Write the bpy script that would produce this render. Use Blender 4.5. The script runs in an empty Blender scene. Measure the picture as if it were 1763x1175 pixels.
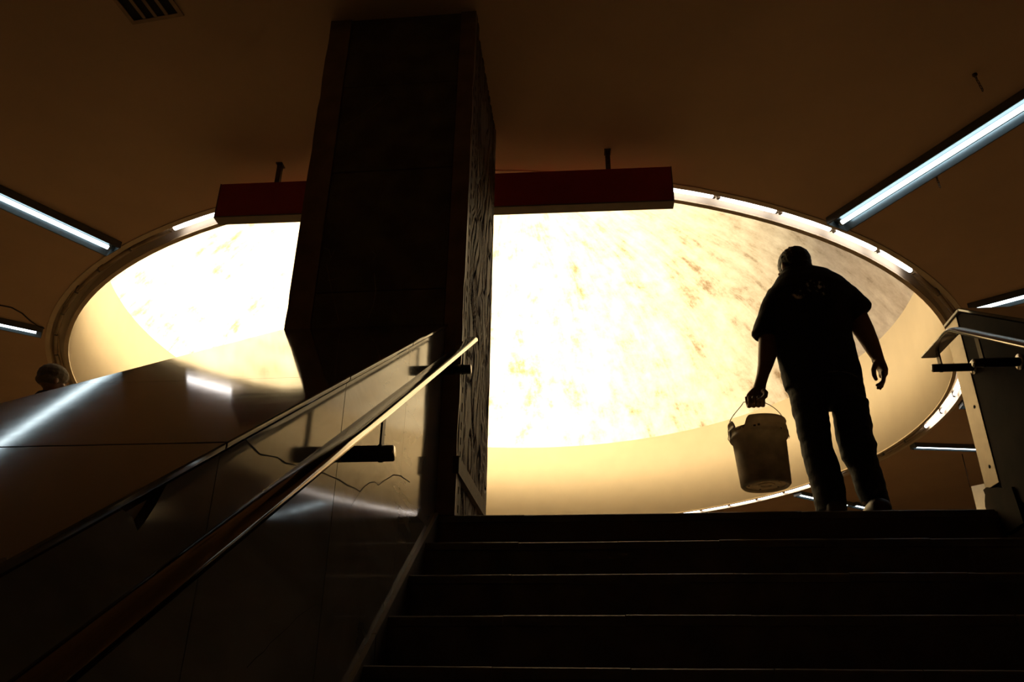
import bpy, bmesh, math, random
from math import sin, cos, pi, radians, sqrt, atan2
from mathutils import Vector, Matrix, noise
random.seed(7)
SC = bpy.context.scene
COL = SC.collection

# ------------------------------------------------------------------ camera
FPX, PITCH, ROLL, YAW = 1389.36, 0.453823, 0.013617, -0.105546
CAM = Vector((0, 0, -0.974))
FW = Vector((sin(YAW) * cos(PITCH), cos(YAW) * cos(PITCH), sin(PITCH)))
RT0 = Vector((cos(YAW), -sin(YAW), 0)); UP0 = RT0.cross(FW)
RT = RT0 * cos(ROLL) + UP0 * sin(ROLL); UP = -RT0 * sin(ROLL) + UP0 * cos(ROLL)
cd = bpy.data.cameras.new('camera'); cam = bpy.data.objects.new('camera', cd); COL.objects.link(cam)
cd.sensor_width = 36; cd.lens = 36 * FPX / 1763; cd.clip_start = .02; cd.clip_end = 200
cam.matrix_world = Matrix(((RT.x, UP.x, -FW.x, CAM.x), (RT.y, UP.y, -FW.y, CAM.y), (RT.z, UP.z, -FW.z, CAM.z), (0, 0, 0, 1)))
SC.camera = cam
# ------------------------------------------------------------------ sky, sun, exposure
wd = bpy.data.worlds.new('world'); SC.world = wd; wd.use_nodes = True
wn = wd.node_tree.nodes; sky = wn.new('ShaderNodeTexSky'); sky.sky_type = 'NISHITA'; sky.sun_disc = False
sky.sun_elevation = radians(42); sky.sun_rotation = radians(-55); sky.dust_density = 3.0; sky.altitude = 2200
wd.node_tree.links.new(sky.outputs[0], wn['Background'].inputs[0]); wn['Background'].inputs[1].default_value = 0.22
sd = bpy.data.lights.new('sun', 'SUN'); sun = bpy.data.objects.new('sun', sd); COL.objects.link(sun)
sd.energy = 35; sd.angle = radians(.53); sd.color = (1, .86, .62)
SUNV = Vector((-.65, .42, .635)).normalized()
sun.rotation_euler = SUNV.to_track_quat('Z', 'Y').to_euler(); sun.location = (-12, 20, 18)
SC.view_settings.view_transform = 'Standard'; SC.view_settings.look = 'None'
SC.view_settings.gamma = 1; SC.view_settings.exposure = 0; SC.view_settings.use_curve_mapping = False
SC.cycles.max_bounces = 12; SC.cycles.diffuse_bounces = 6; SC.cycles.glossy_bounces = 5

# ------------------------------------------------------------------ pixel -> direction helpers
def ray(px, py): return RT * ((px - 881.5) / FPX) - UP * ((py - 587.5) / FPX) + FW
def onX(px, py, x): d = ray(px, py); return CAM + d * (x - CAM.x) / d.x
def onY(px, py, y): d = ray(px, py); return CAM + d * (y - CAM.y) / d.y
def onZ(px, py, z): d = ray(px, py); return CAM + d * (z - CAM.z) / d.z

# ------------------------------------------------------------------ object helpers
def obj(name, me, mat, parent=None, kind=None):
    o = bpy.data.objects.new(name, me); COL.objects.link(o)
    if mat is not None and len(me.materials) == 0: me.materials.append(mat)
    if parent is not None: o.parent = parent
    if kind: o['kind'] = kind
    return o
def thing(name, label, cat, loc=(0, 0, 0), group=None):
    o = bpy.data.objects.new(name, None); COL.objects.link(o); o.location = loc; o.empty_display_size = .1
    return tag(o, label, cat, group)
def tag(o, label, cat, group=None):
    o['label'] = label; o['category'] = cat
    if group: o['group'] = group
    return o
def mesh(name, v, f, smooth=False, off=None):
    me = bpy.data.meshes.new(name)
    if off is not None: v = [Vector(p) - Vector(off) for p in v]
    me.from_pydata([tuple(p) for p in v], [], f); me.update()
    bm = bmesh.new(); bm.from_mesh(me); bmesh.ops.recalc_face_normals(bm, faces=bm.faces); bm.to_mesh(me); bm.free()
    if smooth:
        for p in me.polygons: p.use_smooth = True
    return me
def bevel(me, w, seg=1):
    bm = bmesh.new(); bm.from_mesh(me)
    bmesh.ops.bevel(bm, geom=list(bm.edges), offset=w, segments=seg, affect='EDGES', profile=.5)
    bm.to_mesh(me); bm.free(); return me
def boxd(x0, x1, y0, y1, z0, z1):
    v = [(x, y, z) for x in (x0, x1) for y in (y0, y1) for z in (z0, z1)]
    return v, [(0, 1, 3, 2), (4, 6, 7, 5), (0, 4, 5, 1), (2, 3, 7, 6), (0, 2, 6, 4), (1, 5, 7, 3)]
def box(name, x0, x1, y0, y1, z0, z1, off=None, bev=0):
    me = mesh(name, *boxd(x0, x1, y0, y1, z0, z1), off=off)
    return bevel(me, bev) if bev else me
def prism_x(name, poly, x0, x1, off=None, bev=0):     # (y,z) polygon extruded along x
    n = len(poly); v = [(x0, a, b) for a, b in poly] + [(x1, a, b) for a, b in poly]
    f = [tuple(range(n)), tuple(range(2 * n - 1, n - 1, -1))] + [(i, (i + 1) % n, n + (i + 1) % n, n + i) for i in range(n)]
    me = mesh(name, v, f, off=off)
    return bevel(me, bev) if bev else me
def sweepd(path, section, up=Vector((0, 0, 1)), closed=False):
    path = [Vector(p) for p in path]; v = []; f = []; n = len(section); m = len(path)
    for i, p in enumerate(path):
        a = path[(i - 1) % m] if closed or i > 0 else p; b = path[(i + 1) % m] if closed or i < m - 1 else p
        t = (b - a).normalized(); s = t.cross(up)
        if s.length < 1e-4: s = t.cross(Vector((0, 1, 0)))
        s.normalize(); u = s.cross(t)
        for (x, y) in section: v.append(p + s * x + u * y)
    for i in range(m if closed else m - 1):
        j = (i + 1) % m
        for k in range(n): f.append((i * n + k, i * n + (k + 1) % n, j * n + (k + 1) % n, j * n + k))
    if not closed: f += [tuple(range(n)), tuple((m - 1) * n + k for k in range(n - 1, -1, -1))]
    return v, f
def circ(r, n=10): return [(r * cos(2 * pi * k / n), r * sin(2 * pi * k / n)) for k in range(n)]
def tube(name, path, r, n=10, off=None, smooth=True): return mesh(name, *sweepd(path, circ(r, n)), smooth=smooth, off=off)
def join(*vf):
    v = []; f = []
    for a, b in vf:
        o = len(v); v += [Vector(p) for p in a]; f += [tuple(i + o for i in q) for q in b]
    return v, f
def lathe(profile, n, c=(0, 0), a0=0, a1=2 * pi):     # closed (r,z) loop or open profile, full turn
    v = []; f = []; m = len(profile)
    for i in range(n):
        a = a0 + (a1 - a0) * i / n
        for r, z in profile: v.append((c[0] + r * cos(a), c[1] + r * sin(a), z))
    return v, m
def ring_mesh(name, loop, n, c, smooth=False):        # closed loop profile
    v, m = lathe(loop, n, c)
    f = [(i * m + k, i * m + (k + 1) % m, ((i + 1) % n) * m + (k + 1) % m, ((i + 1) % n) * m + k) for i in range(n) for k in range(m)]
    return mesh(name, v, f, smooth)
ORD = ['first', 'second', 'third', 'fourth', 'fifth', 'sixth', 'seventh', 'eighth', 'ninth', 'tenth', 'eleventh', 'twelfth', 'thirteenth']

# ------------------------------------------------------------------ materials
MATS = {}
def nt(name):
    m = bpy.data.materials.new(name); m.use_nodes = True; MATS[name] = m
    return m, m.node_tree.nodes, m.node_tree.links, m.node_tree.nodes['Principled BSDF']
def plain(name, col, rough=.5, metal=0, var=.15, scale=12, bump=0.0, stretch=(1, 1, 1), spec=.5, bscale=None):
    m, n, l, b = nt(name)
    b.inputs['Roughness'].default_value = rough; b.inputs['Metallic'].default_value = metal
    b.inputs['Specular IOR Level'].default_value = spec
    tc = n.new('ShaderNodeTexCoord'); mp = n.new('ShaderNodeMapping'); mp.inputs['Scale'].default_value = stretch
    no = n.new('ShaderNodeTexNoise'); no.inputs['Scale'].default_value = scale; no.inputs['Detail'].default_value = 6
    cr = n.new('ShaderNodeValToRGB')
    cr.color_ramp.elements[0].position = .3; cr.color_ramp.elements[1].position = .7
    cr.color_ramp.elements[0].color = (*[c * (1 - var) for c in col], 1); cr.color_ramp.elements[1].color = (*[min(1, c * (1 + var)) for c in col], 1)
    l.new(tc.outputs['Object'], mp.inputs[0]); l.new(mp.outputs[0], no.inputs['Vector']); l.new(no.outputs[0], cr.inputs[0]); l.new(cr.outputs[0], b.inputs['Base Color'])
    if bump:
        nb = n.new('ShaderNodeTexNoise'); nb.inputs['Scale'].default_value = bscale or scale * 5; nb.inputs['Detail'].default_value = 4
        bp = n.new('ShaderNodeBump'); bp.inputs['Strength'].default_value = bump; bp.inputs['Distance'].default_value = .01
        l.new(mp.outputs[0], nb.inputs['Vector']); l.new(nb.outputs[0], bp.inputs['Height']); l.new(bp.outputs[0], b.inputs['Normal'])
    return m
def marble(name, col, vein, rough, scale=3.0, rvar=.08):
    m, n, l, b = nt(name)
    tc = n.new('ShaderNodeTexCoord'); mp = n.new('ShaderNodeMapping'); mp.inputs['Scale'].default_value = (1, .55, 1.6)
    no = n.new('ShaderNodeTexNoise'); no.inputs['Scale'].default_value = scale; no.inputs['Detail'].default_value = 9; no.inputs['Distortion'].default_value = 1.2
    cr = n.new('ShaderNodeValToRGB'); e = cr.color_ramp.elements
    e[0].position = .32; e[1].position = .62; e[0].color = (*vein, 1); e[1].color = (*col, 1)
    x = e.new(.48); x.color = (*[(a + c) * .5 for a, c in zip(col, vein)], 1)
    n2 = n.new('ShaderNodeTexNoise'); n2.inputs['Scale'].default_value = 22; n2.inputs['Detail'].default_value = 8
    mr = n.new('ShaderNodeMapRange'); mr.inputs[3].default_value = rough - rvar * .5; mr.inputs[4].default_value = rough + rvar
    l.new(tc.outputs['Object'], mp.inputs[0]); l.new(mp.outputs[0], no.inputs['Vector']); l.new(mp.outputs[0], n2.inputs['Vector'])
    l.new(no.outputs[0], cr.inputs[0]); l.new(cr.outputs[0], b.inputs['Base Color']); l.new(n2.outputs[0], mr.inputs[0]); l.new(mr.outputs[0], b.inputs['Roughness'])
    b.inputs['IOR'].default_value = 1.5
    return m
def emit(name, col, st):
    m, n, l, b = nt(name); b.inputs['Base Color'].default_value = (.9, .9, .9, 1)
    b.inputs['Emission Color'].default_value = (*col, 1); b.inputs['Emission Strength'].default_value = st
    return m

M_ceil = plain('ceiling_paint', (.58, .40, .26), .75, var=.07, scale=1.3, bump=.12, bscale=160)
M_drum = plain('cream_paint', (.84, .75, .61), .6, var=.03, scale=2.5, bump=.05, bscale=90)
M_lip = plain('ring_lip_paint', (.66, .54, .38), .55, var=.1, scale=5, bump=.05)
M_marble = marble('polished_marble', (.20, .17, .135), (.12, .10, .075), .07, 2.2, .05)
M_cap = marble('cap_marble', (.13, .105, .075), (.08, .065, .045), .055, 2.6, .03)
M_stone = plain('step_stone', (.13, .11, .085), .42, var=.3, scale=9, bump=.15)
M_floor = plain('floor_stone', (.115, .08, .045), .35, var=.15, scale=4)
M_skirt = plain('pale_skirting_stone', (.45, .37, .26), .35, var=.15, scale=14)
M_wall = plain('plaster_wall', (.42, .33, .21), .8, var=.08, scale=2)
M_lower = plain('bounce_lower_wall', (.50, .39, .27), .7, var=.15, scale=2)  # unseen hall surfaces, colour lightened to bounce more light onto the stairs
M_colA = plain('column_panel_stone', (.13, .11, .075), .5, var=.35, scale=7, bump=.15)
M_colB = plain('column_border_stone', (.26, .175, .12), .45, var=.25, scale=9, bump=.1)
M_rel = plain('carved_relief_stone', (.10, .064, .028), .65, var=.35, scale=10, bump=.25, bscale=70)
M_steel = plain('brushed_steel', (.52, .48, .42), .26, 1, var=.1, scale=30, stretch=(8, .5, .5))
M_steel2 = plain('satin_steel_strip', (.26, .21, .15), .42, .7, var=.12, scale=14)
M_rail = plain('rail_dark_steel', (.26, .22, .18), .11, 1, var=.12, scale=24, stretch=(8, .5, .5))
M_black = plain('black_tube_paint', (.03, .025, .02), .4, var=.2)
M_red = plain('dark_red_enamel', (.42, .03, .045), .4, var=.08, scale=6)
M_signedge = plain('sign_aluminium_edge', (.17, .13, .085), .5, 0, var=.1)
M_fix = plain('fixture_grey_enamel', (.10, .11, .11), .45, var=.15, scale=20)
M_refl = plain('fixture_reflector', (.16, .20, .22), .3, .8, var=.08, scale=15)
M_on = emit('lit_cool_tube', (.80, .95, 1.0), 5.0)
M_on2 = emit('lit_ring_tube', (1.0, .94, .92), 5.5)
M_off = plain('unlit_tube_glass', (.42, .33, .22), .25, var=.1)
M_hold = plain('lamp_holder_plastic', (.25, .21, .16), .5)
M_iron = plain('rusty_iron', (.09, .055, .03), .6, .5, var=.3, scale=40)
M_cable = plain('cable_rubber', (.05, .04, .03), .6)
M_hollow = plain('hollow_shade', (.012, .010, .008), .9)  # near-black standing in for the shade inside slots and screw holes
M_vent = plain('vent_grille_paint', (.36, .25, .15), .6)
M_panel = plain('sign_panel_paint', (.72, .64, .50), .5, var=.05)
M_bucket = plain('dirty_white_plastic', (.60, .51, .38), .45, var=.25, scale=14)
def glow_plastic(m, f_):
    n = m.node_tree.nodes; l = m.node_tree.links; b = n['Principled BSDF']; t = n.new('ShaderNodeBsdfTranslucent'); x = n.new('ShaderNodeMixShader'); x.inputs[0].default_value = f_
    l.new(b.inputs['Base Color'].links[0].from_socket, t.inputs[0]); l.new(b.outputs[0], x.inputs[1]); l.new(t.outputs[0], x.inputs[2]); l.new(x.outputs[0], n['Material Output'].inputs[0])
glow_plastic(M_bucket, .42)
M_bucket_lit = plain('bucket_base_lit_plastic', (.78, .58, .32), .5, var=.3, scale=18)  # paler than the body: floor light on the underside put into the colour
M_print = plain('dark_print', (.04, .035, .03), .6)
M_wire = plain('bail_wire', (.45, .40, .32), .35, 1)
M_skin = plain('skin', (.24, .125, .075), .5, var=.08, scale=20)
M_hair = plain('black_hair', (.012, .010, .009), .55, var=.3, scale=60, bump=.5, bscale=220)
M_trous = plain('dark_trousers', (.016, .015, .016), .8, var=.25, scale=30, bump=.3, bscale=60)
M_shoe = plain('brown_shoe_leather', (.05, .03, .022), .45, var=.2)
M_capk = plain('beige_knit_cap', (.13, .095, .06), .85, var=.15, scale=60, bump=.4, bscale=200)
M_coat = plain('dark_jacket', (.03, .025, .022), .8, var=.2)
M_crack = plain('crack_dark', (.03, .02, .012), .9)  # plain near-black for the crack strips
M_dull = plain('dull_brown_stone', (.030, .018, .009), .75, var=.3, scale=5, bump=.1, spec=.06)
M_scr = plain('pale_scratch', (.30, .24, .17), .7)

# translucent dirty dome membrane: streaks run from the crown down to the rim
def dome_mat():
    m = bpy.data.materials.new('dirty_translucent_membrane'); m.use_nodes = True; n = m.node_tree.nodes; l = m.node_tree.links
    n.remove(n['Principled BSDF']); out = n['Material Output']
    tc = n.new('ShaderNodeTexCoord'); sp = n.new('ShaderNodeSeparateXYZ'); l.new(tc.outputs['Object'], sp.inputs[0])
    cx = n.new('ShaderNodeCombineXYZ'); l.new(sp.outputs[0], cx.inputs[0]); l.new(sp.outputs[1], cx.inputs[1])
    nm = n.new('ShaderNodeVectorMath'); nm.operation = 'NORMALIZE'; l.new(cx.outputs[0], nm.inputs[0])
    ln = n.new('ShaderNodeVectorMath'); ln.operation = 'LENGTH'; l.new(cx.outputs[0], ln.inputs[0])
    sc = n.new('ShaderNodeVectorMath'); sc.operation = 'SCALE'; sc.inputs['Scale'].default_value = 7.0; l.new(nm.outputs[0], sc.inputs[0])
    mz = n.new('ShaderNodeMath'); mz.operation = 'MULTIPLY'; mz.inputs[1].default_value = .55; l.new(ln.outputs['Value'], mz.inputs[0])
    c2 = n.new('ShaderNodeCombineXYZ'); l.new(mz.outputs[0], c2.inputs[2])
    ad = n.new('ShaderNodeVectorMath'); ad.operation = 'ADD'; l.new(sc.outputs[0], ad.inputs[0]); l.new(c2.outputs[0], ad.inputs[1])
    n1 = n.new('ShaderNodeTexNoise'); n1.inputs['Scale'].default_value = 1.6; n1.inputs['Detail'].default_value = 10; n1.inputs['Roughness'].default_value = .68; n1.inputs['Distortion'].default_value = .35
    l.new(ad.outputs[0], n1.inputs['Vector'])
    n2 = n.new('ShaderNodeTexNoise'); n2.inputs['Scale'].default_value = 2.6; n2.inputs['Detail'].default_value = 11; n2.inputs['Roughness'].default_value = .7
    l.new(tc.outputs['Object'], n2.inputs['Vector'])
    mx = n.new('ShaderNodeMath'); mx.operation = 'ADD'; l.new(n1.outputs[0], mx.inputs[0]); l.new(n2.outputs[0], mx.inputs[1])
    hf = n.new('ShaderNodeMath'); hf.operation = 'MULTIPLY'; hf.inputs[1].default_value = .5; l.new(mx.outputs[0], hf.inputs[0])
    cr = n.new('ShaderNodeValToRGB'); e = cr.color_ramp.elements
    e[0].position = .38; e[0].color = (.30, .21, .11, 1); e[1].position = .62; e[1].color = (.82, .72, .49, 1)
    q = e.new(.46); q.color = (.60, .49, .31, 1)
    l.new(hf.outputs[0], cr.inputs[0])
    tr = n.new('ShaderNodeBsdfTranslucent'); df = n.new('ShaderNodeBsdfDiffuse'); mix = n.new('ShaderNodeMixShader'); mix.inputs[0].default_value = .5
    l.new(cr.outputs[0], tr.inputs[0]); l.new(cr.outputs[0], df.inputs[0]); l.new(tr.outputs[0], mix.inputs[1]); l.new(df.outputs[0], mix.inputs[2]); l.new(mix.outputs[0], out.inputs[0])
    return m
M_dome = dome_mat()

# ------------------------------------------------------------------ key dimensions (landing floor is z = 0)
ZC = 3.476                      # ceiling
RC = Vector((-1.320, 12.355))   # centre of the round opening
RI, RL, RT1, RO = 6.456, 6.500, 6.668, 6.722
DH = 1.855                      # drum height
YE = 3.92                       # top step edge
TREAD, RISE, NST = .29, .1945, 19
SL = .6353                      # parapet slope
XL, XR = -.785, 1.865           # stair side faces
PW = .93                        # parapet width
X0, X1, Y0, Y1 = -16, 16, -8, 28
ZL = -RISE * NST                # lower floor

# ------------------------------------------------------------------ structure
angs = sorted([2 * pi * k / 144 for k in range(144)] + [math.atan2(y - RC.y, x - RC.x) % (2 * pi) for x in (X0, X1) for y in (Y0, Y1)])
def rect_pt(a):
    dx, dy = cos(a), sin(a); t = 1e9
    if dx > 1e-9: t = min(t, (X1 - RC.x) / dx)
    if dx < -1e-9: t = min(t, (X0 - RC.x) / dx)
    if dy > 1e-9: t = min(t, (Y1 - RC.y) / dy)
    if dy < -1e-9: t = min(t, (Y0 - RC.y) / dy)
    return RC.x + dx * t, RC.y + dy * t
v = []; f = []; na = len(angs)
for a in angs:
    i = (RC.x + (RO - .004) * cos(a), RC.y + (RO - .004) * sin(a)); o = rect_pt(a)
    v += [(*i, ZC), (*o, ZC), (*o, ZC + .3), (*i, ZC + .3)]
for k in range(na):
    j = (k + 1) % na
    f += [(4 * k + q, 4 * k + (q + 1) % 4, 4 * j + (q + 1) % 4, 4 * j + q) for q in range(4)]
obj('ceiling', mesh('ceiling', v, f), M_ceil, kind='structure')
obj('wall_drum', ring_mesh('drum', [(RI, ZC + .006), (RL, ZC + .006), (RL, ZC + DH), (RI, ZC + DH)], 160, RC, True), M_drum, kind='structure')
for p in bpy.data.meshes['drum'].polygons: p.use_smooth = abs(p.normal.z) < .5
obj('trim_1', ring_mesh('inner_lip', [(RI - .003, ZC - .004), (RL + .003, ZC - .004), (RL + .003, ZC + .012), (RI - .003, ZC + .012)], 160, RC), M_lip, kind='structure')
obj('trim_2', ring_mesh('outer_lip', [(RT1, ZC - .010), (RO, ZC - .010), (RO, ZC + .15), (RT1, ZC + .15)], 160, RC), M_lip, kind='structure')
obj('trim_3', ring_mesh('trough_top', [(RL - .005, ZC + .135), (RT1 + .005, ZC + .135), (RT1 + .005, ZC + .16), (RL - .005, ZC + .16)], 160, RC), M_drum, kind='structure')
# dome
rise = 3.5; rho = (RL ** 2 + rise ** 2) / (2 * rise); ND, MD = 128, 28
v = [(0, 0, rise)]; f = []
for i in range(1, MD + 1):
    r = (RL - .006) * i / MD; z = sqrt(rho * rho - r * r) - (rho - rise)
    for k in range(ND): v.append((r * cos(2 * pi * k / ND), r * sin(2 * pi * k / ND), z))
for k in range(ND): f.append((0, 1 + k, 1 + (k + 1) % ND))
for i in range(MD - 1):
    for k in range(ND): f.append((1 + i * ND + k, 1 + (i + 1) * ND + k, 1 + (i + 1) * ND + (k + 1) % ND, 1 + i * ND + (k + 1) % ND))
dome = obj('window_1', mesh('skylight_dome', v, f, True), M_dome, kind='structure'); dome.location = (RC.x, RC.y, ZC + DH - .01)
dome['label'] = 'glowing dirty translucent dome over the round ceiling opening'
# concourse floor with the stairwell left out, lower floor, walls
SX0, SX1 = -6.2, 6.9
obj('floor', box('floor', X0, X1, YE + .012, Y1, -.3, -.002), M_floor, kind='structure')
obj('floor_lower', box('floor_lower', SX0, SX1, Y0, YE, ZL - .3, ZL), M_lower, kind='structure')
obj('wall_back', box('wall_back', X0, X1, Y1, Y1 + .2, -.3, ZC + .3), M_wall, kind='structure')
obj('wall_left', box('wall_left', X0 - .2, X0, YE, Y1, -.3, ZC + .3), M_wall, kind='structure')
obj('wall_right', box('wall_right', X1, X1 + .2, YE, Y1, -.3, ZC + .3), M_wall, kind='structure')
obj('wall_front_left', box('wfl', X0, SX0, YE - .2, YE, -.3, ZC), M_wall, kind='structure')
obj('wall_front_right', box('wfr', SX1, X1, YE - .2, YE, -.3, ZC), M_wall, kind='structure')
obj('wall_stair_left', box('wsl', SX0 - .2, SX0, Y0, YE - .2, ZL - .3, ZC), M_lower, kind='structure')
obj('wall_stair_right', box('wsr', SX1, SX1 + .2, Y0, YE - .2, ZL - .3, ZC), M_lower, kind='structure')
obj('wall_stair_end', box('wse', SX0, SX1, Y0 - .2, Y0, ZL - .3, ZC), M_lower, kind='structure')

# ------------------------------------------------------------------ stairs
def tread_profile():     # (y,z) relative to the nosing point, rounded worn nose
    p = [(.30, 0), (.012, 0)]
    for a in (20, 45, 70): p.append((.012 - .012 * sin(radians(a)), -.012 + .012 * cos(radians(a))))
    return p + [(0, -.014), (.002, -.036), (.30, -.036)]
def flight(label, x0, x1, nslab, xin0=0, xin1=0):
    st = thing('staircase', label, 'staircase', ((x0 + x1) / 2, YE, 0))
    st['kind'] = 'structure'
    L = Vector(st.location)
    w = (x1 - x0) / nslab
    tm = [mesh('tread_slab', *(lambda v, f: (v, f))(*_prism(tread_profile(), -w / 2 + .0015, w / 2 - .0015))) for _ in range(1)][0]
    rm = box('riser', x0 - L.x, x1 - L.x, .014, .05, -RISE - .005, -.034)
    for k in range(NST):
        y = YE - k * TREAD; z = -k * RISE
        for s in range(nslab):
            o = obj('tread_slab', tm, M_stone, st)
            jz = random.uniform(-.003, .002) if k else random.uniform(-.002, .0025)
            o.location = (x0 + (s + .5) * w - L.x, y - L.y + random.uniform(-.003, .003), z - .0005 + jz)
            o.rotation_euler = (0, random.uniform(-.004, .004), 0)
        o = obj('riser', rm, M_stone, st); o.location = (0, y - L.y, z)
    # solid core under the steps
    poly = [(YE + .01 - L.y, -.32)] + [(YE + .04 - NST * TREAD - L.y, ZL), (YE + .01 - L.y, ZL)]
    obj('stair_core', prism_x('stair_core', poly, x0 - L.x, x1 - L.x), M_lower, st)
    return st
def _prism(poly, x0, x1):
    n = len(poly); v = [(x0, a, b) for a, b in poly] + [(x1, a, b) for a, b in poly]
    return v, [tuple(range(n)), tuple(range(2 * n - 1, n - 1, -1))] + [(i, (i + 1) % n, n + (i + 1) % n, n + i) for i in range(n)]
flight('dark stone staircase the man with the bucket has climbed', XL, XR, 6)
flight('dark stone stair flight behind the left marble parapet', SX0, XL - PW, 2)
flight('dark stone stair flight beyond the right parapet', XR + PW, SX1, 2)

# ------------------------------------------------------------------ parapets between the flights
def pz(y, zt): return zt - SL * (YE - y)                 # sloped line through (YE, zt)
ZT = 1.07                                               # parapet height at the landing edge
JN = [-.79, 0.0, .785, 1.57, 2.34, 3.15, YE]
cap_t, gap = .018, .008
# left parapet
PL = thing('stair_parapet', 'wide sloping polished marble parapet left of the stairs, running up to the column', 'parapet', (XL, 2, -.6))
OL = Vector(PL.location)
core = [(-1.4, pz(-1.4, ZT) - .05), (YE - .004, ZT - .05), (YE - .004, ZL), (-1.4, ZL)]
obj('core', prism_x('core', core, XL - PW + .03, XL - .022, off=OL), M_lower, PL)
for a, b in zip(JN[:-1], JN[1:]):
    for side in (0, 1):
        y0, y1 = a + .0018, b - .0018
        zt0, zt1 = pz(y0, ZT) - cap_t - gap, pz(y1, ZT) - cap_t - gap
        zb0, zb1 = zt0 - 1.45, zt1 - 1.45
        if side == 0 and abs(a - .785) < .01:            # broken corner under the cap
            poly = [(y0, zb0), (y1, zb1), (y1, zt1)] + [(y, pz(y, ZT) - cap_t - gap - d) for y, d in ((1.385, 0), (1.362, .030), (1.338, .052), (1.322, .060), (1.296, .024), (1.262, .0))] + [(y0, zt0)]
        else: poly = [(y0, zb0), (y1, zb1), (y1, zt1), (y0, zt0)]
        xa, xb = (XL - .024, XL + random.uniform(-.0008, .0008)) if side == 0 else (XL - PW, XL - PW + .024)
        obj('marble_panel', prism_x('marble_panel', poly, xa, xb, off=OL), M_marble, PL)
    y0, y1 = a + .0016, b - .0016; dz = random.uniform(-.0015, .0015)
    poly = [(y0, pz(y0, ZT) - cap_t + dz), (y1, pz(y1, ZT) - cap_t + dz), (y1, pz(y1, ZT) + dz), (y0, pz(y0, ZT) + dz)]
    obj('cap_slab', prism_x('cap_slab', poly, XL - PW - .012, XL + .012, off=OL, bev=.003), M_cap, PL)
# skirting along the steps
def nz(y): return -(YE - y) / TREAD * RISE
sk = [-1.2, -.3, .6, 1.5, 2.13, 2.9, YE - .01]
for a, b in zip(sk[:-1], sk[1:]):
    poly = [(a + .004, nz(a + .004) - .20), (b - .004, nz(b - .004) - .20), (b - .004, nz(b - .004) + .012), (a + .004, nz(a + .004) + .012)]
    sb = obj('skirting_board', prism_x('skirting_board', poly, XL - .001, XL + .018, off=OL), M_stone, PL)
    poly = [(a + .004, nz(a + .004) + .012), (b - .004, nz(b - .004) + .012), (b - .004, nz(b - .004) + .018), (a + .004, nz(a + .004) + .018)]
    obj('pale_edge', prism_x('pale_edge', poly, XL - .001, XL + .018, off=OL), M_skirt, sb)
# hairline cracks in the marble face
def crack(pts, w, parent, off, x=XL + .0016, mat=None):
    P = [onX(px, py, x) for px, py in pts]; v = []; f = []
    for i, p in enumerate(P):
        t = (P[min(i + 1, len(P) - 1)] - P[max(i - 1, 0)]).normalized(); s = t.cross(Vector((1, 0, 0))).normalized() * w * random.uniform(.5, 1.2)
        v += [p + s, p - s]
    for i in range(len(P) - 1): f.append((2 * i, 2 * i + 1, 2 * i + 3, 2 * i + 2))
    obj('crack', mesh('crack', v, f, off=off), mat or M_crack, parent)
crack([(417, 745), (425, 760), (437, 772), (448, 783), (466, 786), (478, 788), (492, 798), (508, 801), (530, 810), (560, 816), (571, 821), (583, 826), (598, 836), (611, 841), (620, 847), (628, 838), (636, 832), (645, 830), (652, 836), (660, 829), (672, 822), (678, 818), (690, 820), (706, 831)], .0021, PL, OL)
crack([(620, 847), (612, 860), (604, 872)], .0009, PL, OL)
crack([(556, 1048), (545, 1040), (530, 1050), (511, 1064), (497, 1080), (480, 1095), (465, 1108), (455, 1122), (440, 1134), (425, 1150)], .0014, PL, OL)
# right parapet
PR = thing('stair_parapet', 'brown stone parapet at right of the stairs with steel end strip and broken base', 'parapet', (XR, 2, -.6))
OR_ = Vector(PR.location); YB, YEND = 3.785, 3.965; ZB = pz(YB, ZT)
core = [(-1.4, pz(-1.4, ZT) - .05), (YB, ZB - .05), (YEND - .02, ZB - .05), (YEND - .02, .11), (YEND - .02, ZL), (-1.4, ZL)]
obj('core', prism_x('core', core, XR + .022, XR + PW - .03, off=OR_), M_lower, PR)
JR = [-.79, 0, .785, 1.57, 2.34, 3.15, 3.832]
for a, b in zip(JR[:-1], JR[1:]):
    for side in (0, 1):
        y0, y1 = a + .0018, b - .0018
        t = lambda y: min(pz(y, ZT), ZB) - cap_t - gap
        poly = [(y0, t(y0) - 1.45), (y1, .075 if y1 > 3.8 else t(y1) - 1.45)] + ([(y1, t(y1)), (YB, t(YB))] if y1 > YB else [(y1, t(y1))]) + [(y0, t(y0))]
        if y1 > 3.8: poly = [(y0, t(y0) - 1.45), (3.30, -.32), (y1, .075)] + poly[2:]
        xa, xb = (XR, XR + .024) if side == 0 else (XR + PW - .024, XR + PW)
        obj('stone_panel', prism_x('stone_panel', poly, xa, xb, off=OR_), M_dull, PR)
for a, b in [(x, min(y, YB)) for x, y in zip(JR[:-1], JR[1:])]:
    y0, y1 = a + .0016, b - .0016
    poly = [(y0, pz(y0, ZT) - cap_t), (y1, pz(y1, ZT) - cap_t), (y1, pz(y1, ZT)), (y0, pz(y0, ZT))]
    obj('cap_slab', prism_x('cap_slab', poly, XR - .012, XR + PW + .012, off=OR_, bev=.003), M_cap, PR)
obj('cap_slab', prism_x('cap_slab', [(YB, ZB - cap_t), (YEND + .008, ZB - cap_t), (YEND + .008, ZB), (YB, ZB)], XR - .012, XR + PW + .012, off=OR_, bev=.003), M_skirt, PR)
strip = obj('steel_strip', box('steel_strip', XR - .004, XR + .03, 3.836, YEND + .012, .10, ZB - cap_t - .002, off=OR_, bev=.0015), M_steel2, PR)
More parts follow.
